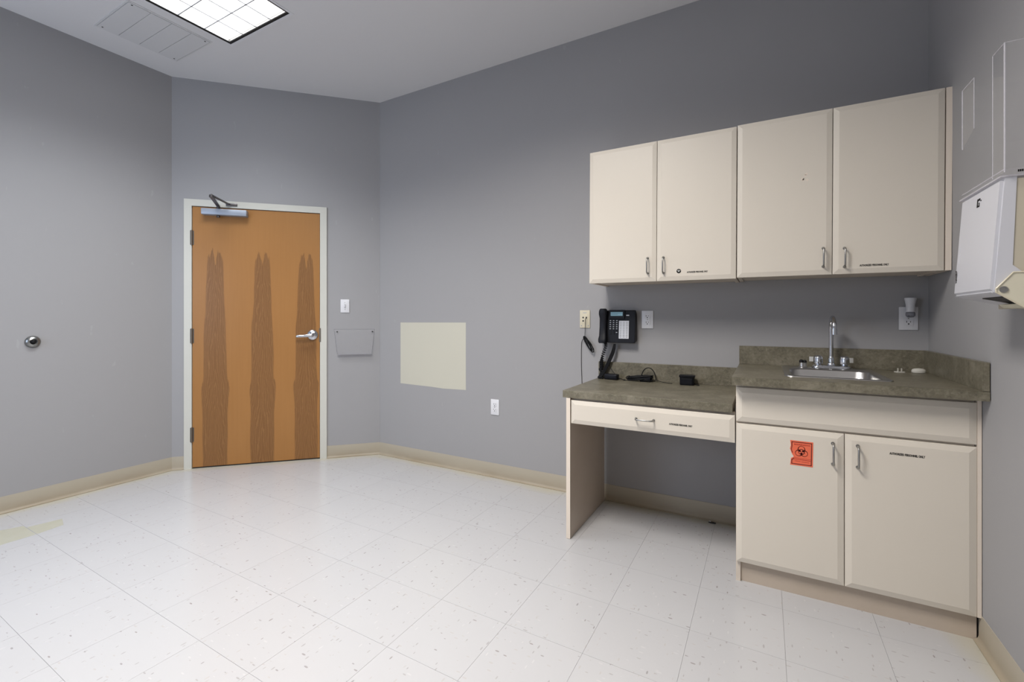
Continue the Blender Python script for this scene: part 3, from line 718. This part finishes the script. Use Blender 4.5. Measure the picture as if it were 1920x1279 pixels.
obj('prongs', boxes([(-.008, -.0062, -.004, .004, .004, .019), (.0062, .008, -.004, .004, .004, .019)]), SOAP, t)
t = thing('oval_cap', 'oval off-white plastic cap on the worktop near the corner splash', 'cap', (-.060, -.105, ZC), .1)
bm = bmesh.new(); n = 28; R = [[bm.verts.new((rx*math.cos(2*PI*k/n), ry*math.sin(2*PI*k/n), z)) for k in range(n)] for rx, ry, z in ((.022, .015, 0), (.026, .018, .004), (.027, .018, .010), (.024, .016, .017), (.016, .010, .021), (.006, .004, .0225))]
for a, b in zip(R, R[1:]):
    for k in range(n): bm.faces.new((a[k], a[(k+1) % n], b[(k+1) % n], b[k]))
bm.faces.new(R[0][::-1]); bm.faces.new(R[-1]); obj('cap_shell', bm, SOAP, t, True, 60)
bm = bmesh.new(); tube(bm, [(.026*math.cos(2*PI*k/24), .0178*math.sin(2*PI*k/24), .003) for k in range(25)], .001, 6, False); obj('rim', bm, SOAP, t, True)

# ------------------------------------------------------------------ telephone
t = wframe('wall_telephone', 'black multi-line office telephone hung on the wall above the desk', 'telephone', 'far', -1.490, 1.017)
hw = .1115; ph = .212
bm = bmesh.new(); prism(bm, [(-.004, .012), (-.050, 0), (-.060, .004), (-.044, ph-.012), (-.036, ph-.006), (-.004, ph-.03)], -hw, hw, 'x'); bmesh.ops.bevel(bm, geom=bm.edges[:], offset=.002, segments=2, affect='EDGES')
body = obj('body', bm, BLACK, t, True)
def face_y(z): return -.060+(.016)*(z-.004)/(ph-.016)
ang = math.atan2(.016, ph-.016)
def on_face(x0, x1, z0, z1, th, m, name, par, lift=0, bev=0):
    """raised block lying on the tilted face"""
    bm = bmesh.new(); vs = []
    for z in (z0, z1):
        for x in (x0, x1): vs.append((x, z))
    pts = []
    for th_ in (-.002, th):
        for x, z in ((x0, z0), (x1, z0), (x1, z1), (x0, z1)): pts.append(bm.verts.new((x, face_y(z)-lift-th_, z)))
    for f in ((0,1,2,3),(7,6,5,4),(0,4,5,1),(1,5,6,2),(2,6,7,3),(3,7,4,0)): bm.faces.new([pts[i] for i in f])
    if bev: bmesh.ops.bevel(bm, geom=bm.edges[:], offset=bev, segments=2, affect='EDGES')
    return obj(name, bm, m, par, bool(bev))
hood = on_face(-.052, .048, .150, .207, .010, BLACK, 'display_hood', t, 0, .003)
on_face(-.040, .036, .170, .194, .0125, LCD, 'display', hood)
bm = bmesh.new()
for r_ in range(2):
    for k in range(14 if r_ == 0 else 8):
        x = -.036+k*.0052; z = .186-r_*.009; y = face_y(z)-.0127
        box(bm, x, x+.003, y-.0003, y, z, z+.004)
obj('display_text', bm, LCDINK, hood)
on_face(.056, .074, .170, .176, .0016, GREYP, 'emblem', t)
kp = None; KEYG = Mat('key_legend', (.40, .42, .45, 1), .5).m
for r_ in range(8):
    for c in range(3):
        if r_ == 7 and c == 2: continue
        x = -.043+c*.0205; z = .140-r_*.0128
        if r_ >= 5: z = .140-5*.0128-(r_-5)*.0100
        k_ = on_face(x-.0065, x+.0065, z-.0038, z+.0038, .0035, BLACK, 'key', t)
        if r_ < 5 or (r_ == 6 and c == 2): on_face(x-.0045, x+.0045, z-.0024, z+.0024, .0038, KEYG, 'key_legend', k_)
pn = on_face(.012, .074, .028, .139, .0025, GREYP, 'line_key_panel', t)
for r_ in range(10):
    for c in range(3):
        x = .023+c*.0195; z = .130-r_*.0102; on_face(x-.0062, x+.0062, z-.0027, z+.0027, .0038, NICKEL, 'line_key', pn)
# handset
bm = bmesh.new(); hc = -.086
prof = [(-.002, .020, .050), (.006, .025, .040), (.022, .026, .034), (.045, .024, .044), (.10, .022, .052), (.155, .023, .047), (.180, .026, .036), (.198, .026, .036), (.210, .022, .045), (.216, .016, .052)]
R = []
for z, rx, ys in prof:
    yb, yf_ = -.046, -.046-(.030 if .03 < z < .175 else .040)
    dep = (.034 if (z < .03 or z > .17) else .024); cyy = face_y(min(max(z, .005), .2))-dep/2-.004
    R.append([bm.verts.new((hc+p[0], cyy+p[1], z)) for p in rrect(0, 0, rx, dep/2, min(dep/2-.001, .011), 4)])
for a, b in zip(R, R[1:]):
    for k in range(len(a)): bm.faces.new((a[k], a[(k+1) % len(a)], b[(k+1) % len(a)], b[k]))
bm.faces.new(R[0][::-1]); bm.faces.new(R[-1])
hs = obj('handset', bm, BLACK, t, True, 50)
bm = bmesh.new(); L_ = .0
ax = spline([(-.075, -.060, .004), (-.070, -.062, -.02), (-.088, -.058, -.07), (-.100, -.05, -.12), (-.104, -.04, -.165), (-.103, -.035, -.20)], 30)
pts = []
for i, p in enumerate(ax):
    a = i*.80; pts.append((p[0]+.0095*math.cos(a), p[1]+.0095*math.sin(a), p[2]))
tube(bm, pts, .0024, 6); obj('coiled_cord', bm, RUBBER, t, True, 80)
# cable run from the phone to the desk corner
t = thing('phone_cables', 'thick black cables dropping from the telephone onto the desk corner', 'cable', (-1.595, -.05, ZD))
bm = bmesh.new()
for k in range(4):
    o_ = .0055*k-.008
    tube(bm, spline([(.085+o_*.4, .012, .222), (.074+o_, .008, .17), (.045+o_, .004, .10), (.012+o_, .0, .035), (-.008+o_*1.2, -.005, .008), (.004+o_, -.02, .0045)], 8), .0042, 8)
obj('cable_bundle', bm, RUBBER, t, True, 80)
bm = bmesh.new()
for k in range(5): tube(bm, spline([(-.012+.004*k, .012, .11+.01*k), (-.010+.004*k, .012, .06), (.000-.004*k, .008, .06), (-.012+.005*k, .006, .02), (-.014+.006*k, -.01, .006), (.02, -.015-.004*k, .0045)], 8), .0034, 8)
tube(bm, spline([(.04, .018, .10), (.055, .012, .075), (.075, .005, .05), (.09, 0, .034)], 8), .0016, 6)
obj('loose_cables', bm, RUBBER, t, True, 80)
t = thing('power_adapter', 'small black power adapter brick lying on the desk below the telephone', 'power adapter', (-1.520, -.066, ZD), -.12)
obj('brick', B(-.046, .042, -.022, .022, 0, .036, .008, 3), BLACK, t, True)
obj('label_plate', B(-.02, .02, -.012, .012, .036, .0364), DARK, t)
bm = bmesh.new(); tube(bm, spline([(.038, 0, .012), (.06, -.004, .010), (.072, 0, .006), (.088, .004, .0045)], 6), .0025, 8); obj('lead', bm, RUBBER, t, True, 80)
# coiled cable bundle
t = thing('coiled_cable', 'black cable tied in a flat coil with one raised loop on the desk', 'cable', (-1.345, -.065, ZD))
bm = bmesh.new(); rr = random.Random(11)
pts = []
for i in range(150):
    a = i/10*PI; kk = i/150
    pts.append((.072*math.cos(a)+rr.uniform(-.004, .004), .022*math.sin(a)+rr.uniform(-.003, .003), .006+.032*abs(math.sin(a*.37+1))*(.4+.6*abs(math.cos(a/2)))))
tube(bm, spline(pts, 2), .0042, 6)
pts = spline([(-.075, .005, .006), (-.085, 0, .018), (-.07, .012, .028), (-.04, -.008, .022), (.0, .01, .026), (.03, .0, .012)], 6); tube(bm, pts, .0030, 6)
tube(bm, spline([(-.02, .01, .02), (.005, .008, .03), (.03, .006, .028)], 6), .003, 6)
obj('coil', bm, RUBBER, t, True, 80)
bm = bmesh.new(); tube(bm, [(.048-.044*math.cos(PI*k/16), .012, .012+.072*math.sin(PI*k/16)) for k in range(17)], .0028, 8); obj('raised_loop', bm, RUBBER, t, True, 80)
obj('inline_block', B(.0, .066, -.018, .014, .0, .034, .007), BLACK, t, True)
bm = bmesh.new(); tube(bm, spline([(.085, .01, .010), (.10, .005, .012), (.13, -.002, .006), (.17, -.010, .0025), (.19, -.011, .0025)], 8), .0017, 6)
tube(bm, spline([(.05, .0, .012), (.07, .005, .016), (.088, .01, .010)], 6), .002, 6)
tube(bm, spline([(-.098, -.012, .003), (-.09, -.02, .0035), (-.08, -.015, .004), (-.06, -.02, .006)], 6), .002, 6)
obj('lead', bm, RUBBER, t, True, 80)
# black box
t = thing('black_speaker_box', 'small black rounded box with a lid rim on the desk near the splash', 'box', (-1.073, -.075, ZD), .06)
def rbox(zs, m, nm, par, yaw=0):
    bm = bmesh.new(); R = [[bm.verts.new((p[0], p[1], z)) for p in rrect(0, 0, hx_, hy_, .012, 4)] for hx_, hy_, z in zs]
    for a, b in zip(R, R[1:]):
        for k in range(len(a)): bm.faces.new((a[k], a[(k+1) % len(a)], b[(k+1) % len(a)], b[k]))
    bm.faces.new(R[0][::-1]); bm.faces.new(R[-1]); return obj(nm, bm, m, par, True)
rbox([(.037, .026, 0), (.039, .028, .003), (.039, .028, .046), (.038, .027, .047)], BLACK, 'box_body', t)
rbox([(.042, .031, .045), (.043, .032, .047), (.043, .032, .054), (.040, .029, .057)], BLACK, 'lid', t)
obj('front_panel', B(-.028, .028, -.0295, -.027, .008, .038, .001), BLACK, t)
bm = bmesh.new(); tube(bm, spline([(.038, .0, .008), (.046, -.004, .006), (.058, -.01, .003), (.066, -.012, .0025)], 5), .0028, 8); obj('plug_lead', bm, RUBBER, t, True, 80)
# cord from jack
t = thing('jack_cord', 'thin dark telephone cord tied in a hank hanging from the ivory jack', 'cable', (-1.705, -.012, 1.16))
bm = bmesh.new(); tube(bm, spline([(-.004, .003, .012), (-.006, -.010, .004), (-.008, -.008, -.05), (-.010, -.006, -.10), (-.012, -.008, -.115)], 8), .0019, 8); obj('upper_lead', bm, RUBBER, t, True, 80)
bm = bmesh.new(); rr = random.Random(4); pts = []
for i in range(96):
    a = i/8*PI; u = math.cos(a); s_ = math.sin(a)
    wv = (.004, .010, .007, .013)[(i//16) % 4]; pts.append((.012-.026*u+s_*wv+(.010 if (i//16) % 2 and u < 0 else 0), -.012+.008*rr.uniform(-1, 1), -.155+.048*u+s_*.0055-(.006 if (i//16) % 2 and u < 0 else 0)))
tube(bm, spline(pts, 3), .0026, 6)
tube(bm, [(.012+.011*math.cos(2*PI*k/14)-.002, -.012+.011*math.sin(2*PI*k/14), -.150+.004*math.cos(2*PI*k/14)) for k in range(15)], .0022, 6)
obj('hank', bm, RUBBER, t, True, 80)
bm = bmesh.new(); tube(bm, spline([(-.016, -.008, -.12), (-.032, .002, -.135), (-.040, .008, -.17), (-.041, .009, -.30), (-.038, .009, -.38), (-.036, .009, -.44), (-.03, .009, -.60)], 8), .0018, 6); obj('lower_lead', bm, RUBBER, t, True, 80)
# scrap on the floor under the desk
t = thing('floor_scrap', 'tiny dark scrap on the floor under the desk by the baseboard', 'scrap', (-.945, -.035, 0))
bm = bmesh.new(); prism(bm, [(-.018, -.004), (-.004, -.007), (.016, -.005), (.020, .002), (.004, .007), (-.012, .005)], 0, .006, 'z'); obj('scrap_piece', bm, DARK, t)
bm = bmesh.new(); prism(bm, [(-.016, .001), (-.006, .0), (-.007, .006), (-.013, .006)], .006, .009, 'z'); obj('pale_chip', bm, PAPERC, t)

# ------------------------------------------------------------------ towel dispenser on the right wall
t = wframe('paper_towel_dispenser', 'white and beige paper towel dispenser on the right wall', 'dispenser', 'right', 1.043, 1.19)
hx = .135     # local x from -.135 (far) to .135 (near); -y into the room
bm = bmesh.new()
prism(bm, [(0, .01), (0, .345), (-.123, .345), (-.123, .10), (-.058, .10), (-.058, .008)], -hx+.004, hx-.001, 'x'); obj('back_body', bm, BEIGE, t)
bm = bmesh.new(); prism(bm, [(-.110, .350), (-.139, .350), (-.159, .052), (-.152, .045), (-.060, .022), (-.060, .06), (-.118, .12)], -hx-.001, hx+.001, 'x'); bmesh.ops.bevel(bm, geom=[e for e in bm.edges if all(v_.co.y < -.137 for v_ in e.verts)], offset=.007, segments=4, affect='EDGES')
cv = obj('front_cover', bm, DISPW, t, True)
bm = bmesh.new()
for s in (1,):
    prism(bm, [(-.151, .058), (-.151, .049), (-.095, .006), (-.02, .006), (-.02, .10), (-.119, .10)], s*(hx+.001), s*(hx+.007), 'x')
cheeks = obj('hinge_cheek', bm, BEIGE2, t)
bm = bmesh.new()
tube(bm, [(hx+.007, -.151, .058), (hx+.007, -.119, .10), (hx+.007, -.02, .10)], .0022, 6); tube(bm, [(hx+.007, -.151, .056), (hx+.007, -.151, .049), (hx+.007, -.095, .006)], .0018, 6)
obj('raised_rim', bm, IVORY, t, True)
bm = bmesh.new()
for k in range(1): 
    R = []
    for r_, x in ((.0085, hx+.007), (.0085, hx+.009), (.0055, hx+.009), (.0055, hx+.0075)):
        R.append([bm.verts.new((x, -.137+r_*math.cos(2*PI*q/18), .056+r_*math.sin(2*PI*q/18))) for q in range(18)])
    for a, b in zip(R, R[1:]):
        for q in range(18): bm.faces.new((a[q], a[(q+1) % 18], b[(q+1) % 18], b[q]))
    bm.faces.new(R[-1])
obj('hinge_pin', bm, NICKEL, t, True)
bm = bmesh.new(); prism(bm, [(-.020, .007), (-.075, .010), (-.085, .020), (-.02, .03)], -hx+.09, hx-.004, 'x'); obj('paper_tray', bm, BEIGE2, t)
obj('paper_slot', prism(bmesh.new(), [(-.070, .0235), (-.126, .0372), (-.126, .041), (-.07, .028)], -hx+.11, hx-.02, 'x'), DARK, t)
obj('top_plate', B(-hx-.012, hx+.004, -.142, 0, .3505, .3545), ACEDGE, t)
def cover_pt(z): return -.139-.020*(.350-z)/.298
# small printed marks on the cover
rx_ = PI/2-math.atan2(.020, .298)
def cover_text(s, size, x, z, m=INK, roll=0):
    o_ = text(s, size, m, cv, (x, cover_pt(z)-.0006, z), (0, 0, 0), 'printed_mark'); o_.rotation_euler = (rx_+0*roll, roll, 0) if not roll else (rx_, roll, 0); return o_
bm = bmesh.new()
def cm(x0, x1, z0, z1):
    vs = []
    for dy in (0, -.0008):
        for x, z in ((x0, z0), (x1, z0), (x1, z1), (x0, z1)): vs.append(bm.verts.new((x, cover_pt(z)+dy, z)))
    for f in ((0,1,2,3),(7,6,5,4),(0,4,5,1),(1,5,6,2),(2,6,7,3),(3,7,4,0)): bm.faces.new([vs[i] for i in f])
for a in ((-.010, -.004, .302, .326), (-.004, .010, .320, .326), (-.004, .008, .302, .307), (.002, .007, .308, .314), (.014, .018, .316, .320)): cm(*a)
obj('key_symbol', bm, INK, cv)
o_ = text('TOWELS', .010, INK, cv, (-.116, cover_pt(.10)-.0012, .090), (0, 0, 0), 'printed_mark'); o_.rotation_euler = (rx_, -PI/2, 0)
bm = bmesh.new(); cm(-.112, -.1105, .150, .205); obj('crease_mark', bm, GREYP, cv)
# ------------------------------------------------------------------ acrylic glove box holder above it
t = wframe('acrylic_glove_holder', 'clear acrylic box holder on the right wall standing over the towel dispenser', 'acrylic holder', 'right', 1.060, 1.549)
Y0, hz = -.140, .335; x0, x1 = -.145, .140
def yz(x, z0, z1): return [(x, Y0, z0), (x, -.003, z0), (x, -.003, z1), (x, Y0, z1)]
sheet('back_panel', [(x0, -.003, 0), (x1, -.003, 0), (x1, -.003, hz), (x0, -.003, hz)], t)
sheet('near_side_panel', yz(x1, 0, hz), t); sheet('far_side_panel', yz(x0, .155, hz), t)
sheet('near_front_strip', [(x1-.070, Y0, 0), (x1, Y0, 0), (x1, Y0, hz), (x1-.070, Y0, hz)], t)
sheet('far_front_strip', [(x0, Y0, .150), (x0+.09, Y0, .185), (x0+.09, Y0, hz), (x0, Y0, hz)], t)
sheet('bottom_panel', [(x0, Y0, .008), (x1, Y0, .008), (x1, 0, .008), (x0, 0, .008)], t)
bm = bmesh.new()
for a, b, r in (((x1, Y0, 0), (x1, Y0, hz), .0020), ((x1-.070, Y0, 0), (x1-.070, Y0, hz), .0009), ((x1-.070, Y0, hz), (x1, Y0, hz), .0009), ((x1, Y0, hz), (x1, 0, hz), .0009),
                ((x0, Y0, .150), (x0, Y0, hz), .0014), ((x0, Y0, hz), (x0+.09, Y0, hz), .0012), ((x0+.09, Y0, hz), (x0+.09, Y0, .185), .0010), ((x0, Y0, .008), (x1, Y0, .008), .0016)): tube(bm, [a, b], r, 6)
obj('polished_edges', bm, ACEDGE, t)
bm = bmesh.new(); bx = x1+.0004
def sidebar(y0, y1, z0, z1): box(bm, x1, x1+.0008, y0, y1, z0, z1)
for k in range(5): sidebar(-.116+k*.0036, -.1132+k*.0036, -.003, .003)
sidebar(-.094, -.088, -.003, .003); sidebar(-.084, -.070, -.003, .003)
obj('printed_label', bm, INK, t)
